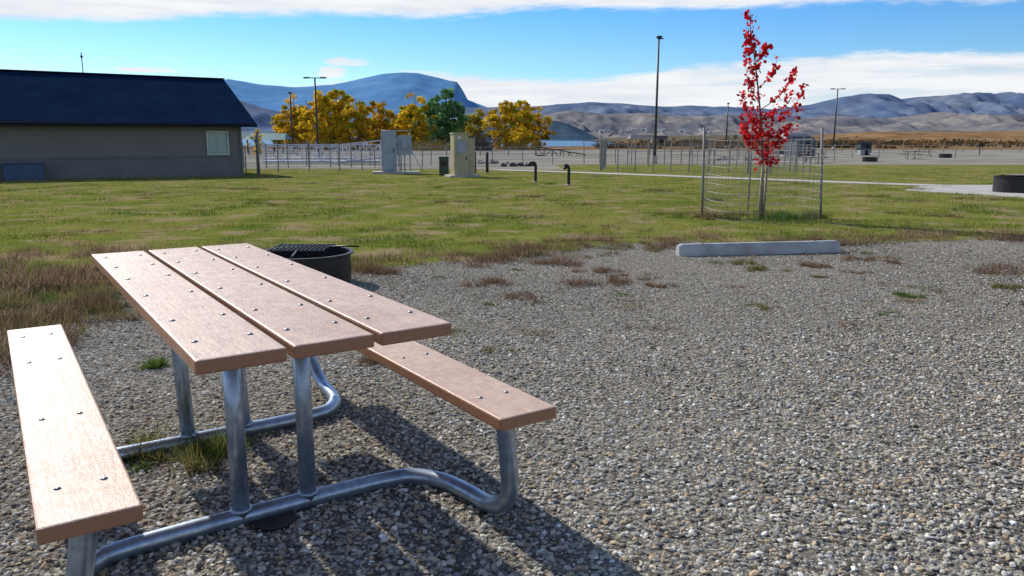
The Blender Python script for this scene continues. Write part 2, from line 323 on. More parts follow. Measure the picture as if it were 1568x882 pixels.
# ------------------------------------------------------------------ concrete
conc=simple('concrete_material',(.45,.42,.37),.85,0,.18,4,.3,(.32,.28,.23))
def strip(name,pts,w_,mat,zo=.03,t=.0):
    V=[];Fc=[]
    P=[Vector((*p,0)) for p in pts]; Q=[]
    for i in range(len(P)-1):
        m=max(2,int((P[i+1]-P[i]).length/2))
        for k in range(m): Q.append(P[i].lerp(P[i+1],k/m))
    Q.append(P[-1])
    for i,p in enumerate(Q):
        d_=(Q[min(i+1,len(Q)-1)]-Q[max(i-1,0)]).normalized(); nn=Vector((-d_.y,d_.x,0))*w_/2
        for s_ in (1,-1):
            qq=p+nn*s_; V.append((qq.x,qq.y,zt(qq.x,qq.y)+zo))
    for i in range(len(Q)-1): Fc.append((2*i,2*i+1,2*i+3,2*i+2))
    return mesh_obj(name,V,Fc,mat)
strip('concrete_path',[(-1,44),(4,38.2),(9.2,31),(13.8,25.2)],1.3,conc)
V=[(11.2,22.3),(13.4,25.4),(22,25.4),(22,18.6),(12.6,18.8)]
mesh_obj('concrete_pad',[(x,y,zt(x,y)+.04) for x,y in V]+[(x,y,zt(x,y)-.1) for x,y in V],[(0,4,3,2,1)]+[(i,(i+1)%5,(i+1)%5+5,i+5) for i in range(5)],conc)
wsr=empty('wheel_stop',(2.88,8.98,zt(2.8,9)),.165)
L=2.0; prof=[(-.085,0),(.085,0),(.06,.11),(.03,.135),(-.03,.135),(-.06,.11)]
V=[];xs_=[-L/2,-L/2+.04,L/2-.04,L/2]
for i,x in enumerate(xs_):
    sc=.8 if i in (0,3) else 1
    for a,z in prof: V.append((x,a*sc,z*(.88 if i in (0,3) else 1)))
Fc=[tuple(range(6))[::-1],tuple(range(18,24))]
for i in range(3):
    for k in range(6): Fc.append((i*6+k,i*6+(k+1)%6,(i+1)*6+(k+1)%6,(i+1)*6+k))
Fc=[f[::-1] for f in Fc]
mesh_obj('concrete_curb',V,Fc,simple('wheel_stop_concrete',(.42,.42,.40),.8,0,.2,6,.4,(.27,.24,.2)),wsr,bevel=.006)
pin=simple('rebar_material',(.12,.07,.05),.7)
for i,x in enumerate((-.7,.7)): tube('rebar_pin_%d'%i,[(x,0,.1),(x,0,.142)],.012,pin,wsr)
# ------------------------------------------------------------------ picnic table
PH=.593; TC=(-1.033,2.805)
T=empty('picnic_table',(TC[0],TC[1],0),PH)
pm,nt,b=new_mat('recycled_plastic_plank')
tcn=N(nt,'ShaderNodeTexCoord'); ob=tcn.outputs['Object']
mp=N(nt,'ShaderNodeMapping'); mp.inputs['Scale'].default_value=(14,1.6,14); nt.links.new(ob,mp.inputs[0])
na=noise_(nt,4,6,.65,mp.outputs[0]); nb=noise_(nt,26,6,.7,ob); nc=noise_(nt,2.2,5,.6,ob)
c=ramp(nt,[(.3,(.50,.325,.23)),(.55,(.62,.43,.32)),(.75,(.72,.53,.41))],math_(nt,'ADD',math_(nt,'MULTIPLY',na.outputs[0],.4),math_(nt,'MULTIPLY',nb.outputs[0],.6)))
st=ramp(nt,[(.5,(0,0,0)),(.68,(1,1,1))],nc.outputs[0]); c2=mixc(nt,math_(nt,'MULTIPLY',st.outputs[0],.45),c.outputs[0],(.42,.25,.165))
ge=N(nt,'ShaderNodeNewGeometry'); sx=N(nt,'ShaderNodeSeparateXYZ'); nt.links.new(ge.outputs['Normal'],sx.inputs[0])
sidef=ramp(nt,[(.5,(1,1,1)),(.9,(0,0,0))],sx.outputs[2]); c3=mixc(nt,sidef.outputs[0],c2,(.36,.165,.085))  # sun glare on tops and shade on side faces put into the colour
nt.links.new(c3,b.inputs['Base Color']); b.inputs['Specular IOR Level'].default_value=.5
rr=ramp(nt,[(.3,(.33,.33,.33)),(.7,(.6,.6,.6))],nb.outputs[0]); nt.links.new(rr.outputs[0],b.inputs['Roughness'])
bp=N(nt,'ShaderNodeBump'); bp.inputs['Strength'].default_value=.5; bp.inputs['Distance'].default_value=.004
ne=noise_(nt,90,5,.7,ob)
nt.links.new(math_(nt,'ADD',math_(nt,'MULTIPLY',na.outputs[0],.7),ne.outputs[0]),bp.inputs['Height']); nt.links.new(bp.outputs[0],b.inputs['Normal'])
galv,nt,b=new_mat('galvanized_steel')
ge=N(nt,'ShaderNodeNewGeometry'); ng=noise_(nt,22,6,.7,ge.outputs['Position']); ng2=noise_(nt,5,5,.7,ge.outputs['Position'])
c=ramp(nt,[(.3,(.22,.28,.36)),(.7,(.46,.54,.64))],ng.outputs[0]); nt.links.new(mixc(nt,math_(nt,'MULTIPLY',ramp(nt,[(.55,(0,0,0)),(.75,(1,1,1))],ng2.outputs[0]).outputs[0],.4),c.outputs[0],(.22,.2,.18)),b.inputs['Base Color'])
b.inputs['Metallic'].default_value=.8; nt.links.new(ramp(nt,[(.3,(.25,.25,.25)),(.7,(.45,.45,.45))],ng2.outputs[0]).outputs[0],b.inputs['Roughness'])
Lt,Wt=2.063,.693; gap=.018; pwid=(Wt-2*gap)/3; th=.037
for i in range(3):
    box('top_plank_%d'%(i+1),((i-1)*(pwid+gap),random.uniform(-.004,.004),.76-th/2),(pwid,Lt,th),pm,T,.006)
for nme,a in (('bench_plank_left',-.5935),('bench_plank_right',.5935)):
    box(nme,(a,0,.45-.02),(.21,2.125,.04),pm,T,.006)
def dome(c,r):
    V=[(c[0],c[1],c[2]+r*.5)];Fc=[]
    for j,(rr_,z) in enumerate([(.6,.38),(1,.08),(1,0)]):
        for k in range(10): V.append((c[0]+r*rr_*math.cos(k*.6283),c[1]+r*rr_*math.sin(k*.6283),c[2]+r*z))
    for k in range(10):
        k2=(k+1)%10; Fc.append((0,1+k,1+k2))
        for j in range(2): Fc.append((1+j*10+k,11+j*10+k,11+j*10+k2,1+j*10+k2))
    return V,Fc
parts=[]
for i in range(3):
    for bb in (-.85,-.56,-.14,.24,.56,.87):
        for da in (-.07,.07): parts.append(dome(((i-1)*(pwid+gap)+da,bb+random.uniform(-.006,.006),.7602),.0088))
for a in (-.5935,.5935):
    for bb in (-.86,-.30,.42,.88):
        for da in (-.05,.05): parts.append(dome((a+da,bb,.4502),.0088))
v,f=merge(parts); mesh_obj('carriage_bolts',v,f,simple('bolt_steel',(.22,.23,.25),.4,.8),T,True)
R=.03
for nme,sg in (('near',-1),('far',1)):
    half=[(.42,.41,R),(.51,.44,R),(.58,.54,R),(.607,.67,R),(.618,.79,.034),(.618,.88,.075),(.606,.935,.15),(.583,.962,.27),(.560,.972,.408)]
    Lf=[(-a-.04,sg*b_,z) for a,b_,z in half][::-1]; Rt=[(a,sg*b_,z) for a,b_,z in half]
    pts=smooth_path(Lf+[(-.25,sg*.40,R),(0,sg*.40,R),(.25,sg*.40,R)]+Rt,6)
    tube('ground_rail_'+nme,pts,R,galv,T,16)
    for k,a in enumerate((-.115,.115)):
        dy=.10 if sg>0 else 0
        tube('post_%s_%d'%(nme,k),[(a,sg*.40,.02),(a,sg*(.40+dy),.712)],.029,galv,T,18)
        tube('weld_%s_%d'%(nme,k),[(a,sg*.40,.050),(a,sg*.40,.064)],.036,galv,T,18)
    box('top_channel_'+nme,(0,sg*(.40+(.10 if sg>0 else 0)),.716-.006),(.60,.06,.012),galv,T,.002)
    for a in (-.5935,.5935):
        box('bench_bracket_%s_%s'%(nme,'l' if a<0 else 'r'),(a,sg*.93,.405),(.17,.14,.008),galv,T,.002)
for a in (-.5935,.5935): box('bench_stiffener_'+('l' if a<0 else 'r'),(a,0,.401),(.05,1.7,.016),galv,T,.003)
tube('diagonal_brace',[(.10,.38,.07),(.02,.06,.70)],.02,galv,T,12)
lab=simple('blue_label_material',(.02,.08,.35),.4)
tube('blue_label',[(-.115,-.40,.655),(-.115,-.40,.70)],.0298,lab,T,18)
tube('anchor_cap',[(-.02,-.44,.0),(-.02,-.44,.016)],.07,simple('black_iron',(.02,.02,.02),.6),T,18)
# ------------------------------------------------------------------ fire rings
blk=simple('fire_ring_steel',(.018,.018,.02),.45,.4,.4,10,.3,(.05,.035,.025))
def ring_shell(r,h,t,seg=48,flange=.0):
    prof=[(r,0),(r,h-.012),(r+flange,h-.012),(r+flange,h),(r-t,h),(r-t,0)]
    V=[];Fc=[]
    for k in range(seg):
        a=2*math.pi*k/seg
        for p in prof: V.append((p[0]*math.cos(a),p[0]*math.sin(a),p[1]))
    m=len(prof)
    for k in range(seg):
        k2=(k+1)%seg
        for j in range(m-1): Fc.append((k*m+j,k2*m+j,k2*m+j+1,k*m+j+1))
    return V,Fc
FR=empty('fire_ring',(-1.88,7.0,0))
v,f=ring_shell(.405,.26,.008,48,.03); mesh_obj('steel_ring',v,f,blk,FR)
parts=[]
for i in range(13): parts.append(tube_data([(-.28+i*.040,-.2,.30),(-.28+i*.040,.22,.30)],.006,6))
for y in (-.2,.22): parts.append(tube_data([(-.30,y,.293),(.23,y,.293)],.010,6))
v,f=merge(parts); mesh_obj('cooking_grate',v,f,blk,FR)
tube('grate_pivot',[(-.02,-.395,.26),(-.02,-.2,.293)],.009,blk,FR,8)
tube('grate_pivot_2',[(-.3,.22,.293),(-.33,.22,.24)],.009,blk,FR,8)
tube('grate_handle',[(.23,.1,.295),(.40,.1,.30),(.47,.1,.295)],.008,blk,FR,8)
ash=simple('ash_material',(.09,.085,.08),.95,0,.4,20,.5)
mesh_obj('ash_bed',[(0,0,.06)]+[(.39*math.cos(k*.2618),.39*math.sin(k*.2618),.03) for k in range(24)],[(0,1+k,1+(k+1)%24) for k in range(24)],ash,FR)
F2=empty('fire_ring',(13.75,21.2,zt(13,21)+.04))
v,f=ring_shell(.62,.42,.012,48,.03); mesh_obj('steel_ring',v,f,blk,F2)
mesh_obj('ash_bed',[(0,0,.1)]+[(.6*math.cos(k*.2618),.6*math.sin(k*.2618),.06) for k in range(24)],[(0,1+k,1+(k+1)%24) for k in range(24)],ash,F2)
parts=[tube_data([(-.3+i*.04,-.25,.46),(-.3+i*.04,.3,.46)],.008,6) for i in range(15)]+[tube_data([(-.32,y,.452),(.3,y,.452)],.01,6) for y in (-.25,.3)]+[tube_data([(-.3,.3,.44),(-.55,.3,.40)],.01,6)]
v,f=merge(parts); mesh_obj('cooking_grate',v,f,blk,F2)
# ------------------------------------------------------------------ building
BR=empty('park_building',(-11.9,34.6,-.42),.583)
wall=simple('lap_siding_material',(.19,.18,.165),.8,0,.08,1.2)
wall2=simple('wainscot_material',(.16,.158,.15),.8,0,.1,2.)
roofm,nt,b=new_mat('metal_roof_material')
tcn=N(nt,'ShaderNodeTexCoord')
rn=noise_(nt,.8,5,.6,tcn.outputs['Object'])
nt.links.new(ramp(nt,[(.3,(.008,.020,.048)),(.7,(.013,.030,.066))],rn.outputs[0]).outputs[0],b.inputs['Base Color']); b.inputs['Roughness'].default_value=.8; b.inputs['Specular IOR Level'].default_value=.0
trim=simple('dark_trim_material',(.010,.016,.030),.7,0,.2,2,0,None,.1)
BL=34
box('wall_front',(-BL/2,.1,1.25),(BL,.2,2.5),wall,BR)
box('wainscot_front',(-BL/2,-.02,.45),(BL,.06,.9),wall2,BR)
box('wainscot_cap',(-BL/2,-.035,.93),(BL,.1,.06),wall2,BR,.005)
box('wall_back',(-BL/2,9.1,1.25),(BL,.2,2.5),wall,BR)
for nme,x in (('right',-.1),('left',-BL+.1)):
    V=[(x+d_,y,z) for d_ in (-.1,.1) for (y,z) in ((.2,0),(9.0,0),(9.0,2.5),(4.6,4.2),(.2,2.5))]
    mesh_obj('gable_wall_'+nme,V,[(0,1,2,3,4)[::-1],(5,6,7,8,9)]+[(i,(i+1)%5,(i+1)%5+5,i+5) for i in range(5)],wall,BR)
parts=[box_data((-BL/2,-.008,1.0+i*.16),(BL,.016,.012)) for i in range(9)]
v,f=merge(parts); mesh_obj('siding_laps',v,f,wall2,BR)
def slab(y0,za,y1,zb,t,x0,x1):
    return [(x0,y0,za),(x1,y0,za),(x1,y1,zb),(x0,y1,zb),(x0,y0,za-t),(x1,y0,za-t),(x1,y1,zb-t),(x0,y1,zb-t)],[(0,1,2,3),(7,6,5,4),(0,4,5,1),(1,5,6,2),(2,6,7,3),(3,7,4,0)]
v,f=slab(-.55,2.34,4.6,4.50,.12,-BL-.6,.6); mesh_obj('roof_front',v,f,roofm,BR)
v,f=slab(9.75,2.34,4.603,4.50,.12,-BL-.6,.6); mesh_obj('roof_back',v,[ff[::-1] for ff in f],roofm,BR)
parts=[]
for i in range(86):
    x=.5-i*.41; parts.append(slab(-.54,2.350,4.58,4.502,.012,x-.008,x+.008))
v,f=merge(parts); mesh_obj('standing_seams',v,f,roofm,BR)
box('gutter',(-BL/2,-.62,2.24),(BL+1.2,.12,.13),trim,BR,.01)
box('ridge_cap',(-BL/2,4.6,4.52),(BL+1.25,.3,.05),trim,BR,.01)
glass,nt,b=new_mat('window_glass'); b.inputs['Base Color'].default_value=(.30,.42,.40,1); b.inputs['Roughness'].default_value=.12
wfr=simple('window_frame',(.50,.54,.48),.5)
def window(x,w_,z,h_):
    box('window_glass',(x,-.015,z),(w_-.1,.02,h_-.1),glass,BR)
    for s_ in (-1,1):
        box('window_frame_side',(x+s_*(w_/2),-.03,z),(.07,.08,h_+.07),wfr,BR); box('window_frame_rail',(x,-.031,z+s_*h_/2),(w_-.075,.075,.07),wfr,BR)
    box('window_mullion',(x,-.032,z),(.04,.06,h_-.08),wfr,BR)
window(-.95,.85,1.5,.95); window(-14.5,1.2,1.5,.95)
box('meter_box',(-11.6,-.12,1.1),(.35,.18,.5),wfr,BR,.01)
box('blue_storage_box',(-8.2,-.45,.38),(1.3,.6,.72),simple('storage_box_blue',(.05,.09,.16),.6),BR,.03); box('storage_box_lid',(-8.2,-.45,.765),(1.36,.66,.05),simple('storage_lid',(.06,.10,.17),.6),BR,.015)
tube('vent_pipe',[(-5.2,6.6,3.3),(-5.2,6.6,5.6)],.02,trim,BR,8); tube('vent_pipe_cap',[(-5.2,6.6,5.35),(-5.2,6.6,5.45)],.05,trim,BR,8)
box('downspout',(.02,-.06,1.15),(.08,.08,2.1),wall2,BR)
# ------------------------------------------------------------------ poles
pole_m=simple('bronze_pole',(.045,.04,.038),.5,.3)
def lamp(x,y,h,double=False,r=.07,head=True):
    e=empty('street_lamp',(x,y,zt(x,y)))
    tube('pole',[(0,0,0),(0,0,h)],[r*1.25,r*.8],pole_m,e,12)
    tube('base',[(0,0,0),(0,0,.6)],.2,conc,e,16)
    if double:
        box('arm',(0,0,h-.02),(1.5,.08,.08),pole_m,e)
        for s_ in (-1,1): box('lamp_head_%d'%(s_+2),(s_*.85,0,h),(.6,.35,.14),pole_m,e,.03)
    else:
        box('arm',(.15,0,h-.1),(.4,.08,.08),pole_m,e); box('lamp_head',(.0,-.1,h+.0),(.38,.55,.14),pole_m,e,.03)
    return e
def at(px,ytop,D):
    x,yw,z=ray(px,ytop); X=x/yw*D; return X,D,z/yw*D+EYE-zt(X,D)
for px,yt,D,db,r in ((1009,57,60.5,False,.085),(482,119,82,True,.1),(444,142,100,False,.1),(1283,136,127,True,.11),(1115,158,150,False,.12)):
    X,Y_,H_=at(px,yt,D); lamp(X,Y_,H_,db,r)
# ------------------------------------------------------------------ young red maple with guard
RX,RY=4.34,13.5; rz=zt(RX,RY)
MT=empty('red_maple_tree',(RX,RY,rz)); bark=simple('young_bark',(.16,.11,.085),.85)
trunk=smooth_path([(0,0,0),(-.03,0,.8),(-.09,0,1.5),(-.17,.02,2.1),(-.27,.0,2.65),(-.36,0,3.05),(-.40,0,3.38)],5)
parts=[tube_data(trunk,[.024*(1-.8*i/(len(trunk)-1)) for i in range(len(trunk))],8)]
def tpos(h):
    for i in range(len(trunk)-1):
        if trunk[i+1].z>=h: return trunk[i].lerp(trunk[i+1],(h-trunk[i].z)/max(1e-6,trunk[i+1].z-trunk[i].z))
    return trunk[-1]
rnd=random.Random(5)
br=[(1.05,-.34,.55),(1.1,.38,.55),(1.0,.12,.6),(1.25,-.48,.50),(1.3,.50,.60),(1.25,-.2,.5),(1.5,-.42,.6),(1.5,.60,.72),(1.6,-.2,.7),(1.85,.50,.62),(1.95,-.30,.75),(2.2,.32,.5),(2.35,-.16,.5),(2.6,.20,.32),(2.8,-.10,.3),(1.15,-.32,.35),(1.2,.38,.30),(1.7,.54,.40)]
leafp=[]
def cluster(p,k,s):
    for _ in range(k): leafp.append(p+Vector((rnd.gauss(0,s),rnd.gauss(0,s),rnd.gauss(0,s*.9))))
for (h,dx,dz) in br:
    p0=tpos(h); dy=rnd.uniform(-.4,.4)*abs(dx)*1.6
    pts=smooth_path([p0,p0+Vector((dx*.5,dy*.5,dz*.3)),p0+Vector((dx*.85,dy*.8,dz*.65)),p0+Vector((dx,dy,dz))],4)
    parts.append(tube_data(pts,[.009*(1-.75*i/(len(pts)-1)) for i in range(len(pts))],5))
    for t in range(3,len(pts)):
        if rnd.random()<.75: cluster(pts[t],rnd.choice((3,5,7,11)),.034)
for i,p in enumerate(trunk):
    if p.z>1.3 and rnd.random()<.75: cluster(p+Vector((rnd.uniform(-.05,.05),0,0)),rnd.choice((5,8,11)),.045)
cluster(trunk[-1],14,.04)
for k in range(24):
    cluster(Vector((rnd.gauss(-.02,.15),rnd.gauss(0,.13),rnd.uniform(.85,1.75))),9,.045)
v,f=merge(parts); mesh_obj('trunk_and_branches',v,f,bark,MT,True)
def leaf_quads(points,sizes,cols,parent,name,mat,star=False):
    n=len(points); P=np.array([tuple(p) for p in points]); M=rot_mats(n)
    base=np.array([(0,-.5,0),(.45,-.12,.08),(.3,.35,0),(0,.55,-.05),(-.3,.35,0),(-.45,-.12,.08)]) if star else np.array([(-.5,-.4,0),(.5,-.4,.0),(.42,.45,.12),(-.42,.45,0)])
    v=np.einsum('nij,kj->nki',M,base)*np.asarray(sizes)[:,None,None]+P[:,None,:]
    k=len(base); f=np.arange(n*k).reshape(n,k)
    C=np.concatenate([np.asarray(cols),np.ones((n,1))],1)
    return mesh_obj(name,v.reshape(-1,3),f,mat,parent,attrs={'col':('FLOAT_COLOR',np.repeat(C,k,0))})
leafm=attr_mat('leaf_material',.5)
n=len(leafp); cc=np.array([(.80,.022,.05)])*rng.uniform(.35,1.2,(n,1)); cc[:,1]+=rng.uniform(0,.03,n)
leaf_quads(leafp,rng.uniform(.045,.08,n),cc,MT,'red_leaves',leafm,True)
GD=empty('tree_guard_fence',(RX,RY,rz)); gp=simple('galvanized_post',(.26,.25,.235),.7,.2); wirem=simple('wire_material',(.36,.36,.36),.6,.3); wood=simple('wood_stake',(.34,.28,.20),.85)
tube('post_left',[(-1.01,.1,0),(-1.04,.1,1.56)],.022,gp,GD,8); tube('post_right',[(.99,-.1,-.02),(.90,-.1,1.55)],.022,gp,GD,8); tube('post_back',[(0.05,.97,0),(.05,.97,1.5)],.016,gp,GD,8)
tube('stake_1',[(-.06,-.05,0),(-.05,-.05,.95)],.022,wood,GD,6); tube('stake_2',[(.05,.06,0),(.06,.06,.9)],.02,wood,GD,6)
tube('tie',[(-.06,-.05,.8),(.06,.06,.8)],.01,blk,GD,6)
parts=[]
for i in range(10):
    z=.04+i*.145; parts.append(tube_data([(.95*math.cos(k*math.pi/14)-.02,.95*math.sin(k*math.pi/14),z+.01*math.sin(k)) for k in range(29)],.0026,4,False))
for k in range(42):
    a=k*2*math.pi/42; parts.append(tube_data([(.95*math.cos(a)-.02,.95*math.sin(a),.02),(.95*math.cos(a)-.02,.95*math.sin(a),1.36)],.0023,4,False))
v,f=merge(parts); mesh_obj('wire_mesh',v,f,wirem,GD)
for (x,y,r,h,c) in [(RX-.95,RY,.25,.2,dry),(RX-.7,RY-.2,.25,.16,olive),(RX+.3,RY-.3,.3,.2,grn),(RX+.7,RY-.2,.3,.2,grn),(RX+.1,RY-.1,.3,.18,grn),(RX+.95,RY-.1,.2,.2,olive),(RX-.2,RY+.2,.4,.18,olive),(RX+.5,RY+.4,.4,.2,grn)]:
    clump('green_weed',x,y,r,h,c,260,.008)
# ------------------------------------------------------------------ utility things
tan=simple('tan_cabinet',(.42,.36,.22),.5,0,.12,3,0,(.3,.24,.15)); gry=simple('gray_cabinet',(.30,.34,.40),.5,.1,.12,3); dgr=simple('green_cabinet',(.03,.06,.045),.6)
def U(n,x,y,rz_=0): return empty(n,(x,y,zt(x,y)),rz_)
e=U('electrical_pedestal',-2.2,33,.35)
box('cabinet',(0,0,.93),(.62,.62,1.72),tan,e,.03); box('side_cabinet',(.47,.04,.84),(.3,.5,1.55),tan,e,.02); box('top_cap',(0,0,1.81),(.68,.68,.05),tan,e,.01)
box('concrete_base',(.12,0,.05),(1.3,.95,.12),conc,e,.01); box('outlet_panel',(0,-.32,1.25),(.4,.03,.5),gry,e,.005); box('door_handle',(.2,-.335,.8),(.03,.04,.14),blk,e); box('label_plate',(-.1,-.32,1.65),(.16,.02,.1),simple('label_white',(.7,.7,.68),.5),e)
e=U('utility_box',-3.0,34.6,.1); box('body',(0,0,.4),(.42,.42,.8),dgr,e,.03); box('lid',(0,0,.82),(.46,.46,.05),dgr,e,.01); box('vent',(0,-.215,.55),(.25,.02,.2),blk,e)
e=U('electrical_switchgear',-5.7,37.2,.15)
box('main_cabinet',(-.1,0,1.05),(.7,.5,1.85),gry,e,.02); box('main_door',(-.1,-.26,1.0),(.58,.03,1.6),gry,e,.01); box('side_panel',(.62,.05,1.35),(.68,.2,.9),gry,e,.02); box('meter_socket',(.62,-.09,1.4),(.3,.1,.4),gry,e,.01)
box('door_handle',(.12,-.29,1.1),(.03,.05,.2),blk,e); box('concrete_base',(.2,0,.06),(2.2,1.0,.14),conc,e,.01)
tube('panel_leg_1',[(.4,.05,.1),(.4,.05,.95)],.03,gry,e,8); tube('panel_leg_2',[(.88,.05,.1),(.88,.05,1.9)],.03,gry,e,8); tube('conduit',[(.62,.0,.1),(.62,.0,.95)],.04,gry,e,8); tube('rail_top',[(-.45,.3,2.02),(1.0,.3,2.02)],.02,gry,e,8); tube('brace',[(.88,.05,1.2),(1.5,.3,.1)],.02,gry,e,8)
def jpipe(x,y,h,arm,ang=0):
    e=U('vent_pipe',x,y,ang); tube('pipe',smooth_path([(0,0,-.05),(0,0,h*.5),(0,0,h-.12),(-.04,0,h-.02),(-.14,0,h),(-arm,0,h-.03),(-arm-.06,0,h-.12)],5),.05,blk,e,12); tube('collar',[(0,0,0),(0,0,.06)],.09,conc,e,12)
jpipe(.84,27.9,.70,.22); jpipe(1.84,25.4,.66,.1)
def bollard(x,y,h,r,m): e=U('bollard',x,y); tube('post',[(0,0,0),(0,0,h),(0,0,h+r*.5)],[r,r,r*.5],m,e,12); tube('footing',[(0,0,0),(0,0,.05)],r*1.6,conc,e,12)
bollard(-1.75,37,1.0,.07,pole_m); bollard(-1.2,38,1.0,.07,pole_m)
# ------------------------------------------------------------------ fences
fpost=simple('fence_post_steel',(.24,.235,.22),.6,.3)
def fence(name,pts,h,step=1.5,wires=5,r=.03,mesh=True,m=fpost,wr=.005):
    e=empty(name,(pts[0][0],pts[0][1],0)); o=Vector((pts[0][0],pts[0][1],0)); PP=[];WW=[]
    for i in range(len(pts)-1):
        a=Vector((*pts[i],0));b_=Vector((*pts[i+1],0)); L_=(b_-a).length; k=max(1,round(L_/step))
        for j in range(k+1):
            p=a.lerp(b_,j/k)-o; z=zt(p.x+o.x,p.y+o.y); hh=h*random.uniform(.92,1.06); PP.append(tube_data([(p.x,p.y,z-.1),(p.x+random.uniform(-.05,.05),p.y,z+hh)],r,6))
        za,zb=zt(a.x,a.y),zt(b_.x,b_.y); a-=o;b_-=o
        for q_ in range(wires): WW.append(tube_data([(a.x,a.y,za+h*(q_+.6)/wires),(b_.x,b_.y,zb+h*(q_+.6)/wires)],wr,4,False))
        if mesh:
            k=int(L_/.3)
            for j in range(k):
                p=a.lerp(b_,j/k); z=za+(zb-za)*j/k; WW.append(tube_data([(p.x,p.y,z+.05),(p.x,p.y,z+h*.92)],wr*.5,3,False))
    v,f=merge(PP); mesh_obj('posts',v,f,m,e); v,f=merge(WW); mesh_obj('wires',v,f,wirem,e)
fence('wire_fence',[(4.6,41),(9,40),(14.8,39)],1.75,.95,6)
fence('wire_fence',[(4.6,41),(6.2,52),(16,51),(14.8,39)],1.8,1.4,6)
fence('wire_fence',[(10.8,36),(12.8,35.6)],1.7,.9,6)
fence('wire_fence',[(5.5,60),(10,58),(19,60)],1.7,1.3,4,.04,True,wood); fence('wire_fence',[(19,60),(27,66)],1.5,2.,4,.045,False,wood)
fence('chain_link_fence',[(-13.2,39),(-9,41),(-7,43),(-5.9,42)],1.45,1.6,5)
fence('chain_link_fence',[(-13.6,52),(-8,56),(3,58)],1.1,2.2,4,.035)
fence('chain_link_fence',[(-12.0,37),(-11.3,35.2)],1.9,.5,6,.03)
fence('chain_link_fence',[(-16,47),(-10,49),(-4,48)],1.5,1.4,4,.035)
fence('rail_fence',[(18,72),(45,80)],1.1,3,3,.05,False,wood); fence('rail_fence',[(-30,90),(-10,88),(6,92)],1.1,3,3,.06,False,fpost,.03); fence('rail_fence',[(14,95),(40,110),(80,120)],1.2,3.5,2,.07,False,wood,.03)
alu=simple('aluminium_material',(.62,.63,.64),.4,.5)
def gangway(name,x,y,rz_,L_,h_,w_,m,tilt=0.):
    e=empty(name,(x,y,zt(x,y)+.15),rz_); e.rotation_euler=(0,tilt,rz_); P=[]
    k=int(L_/h_)
    for s_ in (-w_/2,w_/2):
        P.append(tube_data([(0,s_,0),(L_,s_,0)],.05,6)); P.append(tube_data([(0,s_,h_),(L_,s_,h_)],.05,6))
        for i in range(k+1):
            P.append(tube_data([(i*L_/k,s_,0),(i*L_/k,s_,h_)],.03,6))
            if i<k: P.append(tube_data([(i*L_/k,s_,0 if i%2 else h_),((i+1)*L_/k,s_,h_ if i%2 else 0)],.025,6))
    for i in range(2*k+1): P.append(tube_data([(i*L_/k/2,-w_/2,0),(i*L_/k/2,w_/2,0)],.025,6))
    v,f=merge(P); mesh_obj('truss',v,f,m,e); box('deck',(L_/2,0,.06),(L_,w_-.1,.04),m,e)
gangway('dock_gangway',-19.5,62,.12,9,1.3,1.4,alu); gangway('dock_gangway',-13.2,58,.05,5,1.25,1.4,alu,-.10); gangway('dock_gangway',-22,70,.2,8,1.1,1.4,alu)
gangway('dock_gangway',2.6,88,-.1,5.5,.9,1.4,simple('weathered_wood',(.13,.09,.06),.8),.16)
def rocks(name,x,y,n_,sp_,sz,c):
    k=n_; P=np.stack([rng.normal(x,sp_,k),rng.normal(y,sp_*.6,k),np.zeros(k)],1); P[:,2]=zt(x,y)+sz*.3
    M=rot_mats(k); v=np.einsum('nij,nkj->nki',M,ico[None]*(1+rng.uniform(-.2,.2,(k,12,1)))*rng.uniform(.5,1.2,(k,1,1))*sz*np.array([1.2,.9,.7]))+P[:,None]
    f=(icf[None]+(np.arange(k)*12)[:,None,None]).reshape(-1,3); C=np.repeat(np.concatenate([np.array(c)[None]*rng.uniform(.6,1.4,(k,1)),np.ones((k,1))],1),12,0)
    mesh_obj(name,v.reshape(-1,3),f,gsm,attrs={'col':('FLOAT_COLOR',C)})
rocks('rock_pile',.4,52,16,.7,.22,(.08,.08,.085)); rocks('rock_pile',-1.8,60,12,.8,.25,(.3,.28,.25)); rocks('rock_pile',3.7,33.,8,.5,.06,(.3,.27,.2)); rocks('rock_pile',20,70,8,1,.3,(.25,.22,.2))
def shelter(x,y,w_,d_,h_,rc,rz_=0,nm='picnic_shelter'):
    e=U(nm,x,y,rz_); rm=simple('shelter_roof_%d'%int(x*10),rc,.5)
    for sx_ in (-1,1):
        for sy_ in (-1,1): tube('post_%d%d'%(sx_+1,sy_+1),[(sx_*w_*.42,sy_*d_*.4,0),(sx_*w_*.42,sy_*d_*.4,h_*.7)],.09,pole_m,e,8)
    z=h_*.68; V=[(-w_/2,-d_/2,z),(w_/2,-d_/2,z),(w_/2,d_/2,z),(-w_/2,d_/2,z),(-w_*.42,0,h_),(w_*.42,0,h_)]
    mesh_obj('roof',V,[(0,1,5,4),(2,3,4,5),(1,2,5),(3,0,4),(3,2,1,0)],rm,e)
shelter(-32.3,105,5.5,4,2.6,(.01,.14,.13)); shelter(-38,118,6,4,2.8,(.01,.12,.12),.2)
shelter(59,165,6,5,2.9,(.10,.10,.11),.1); shelter(31,190,6,5,2.8,(.12,.10,.09))
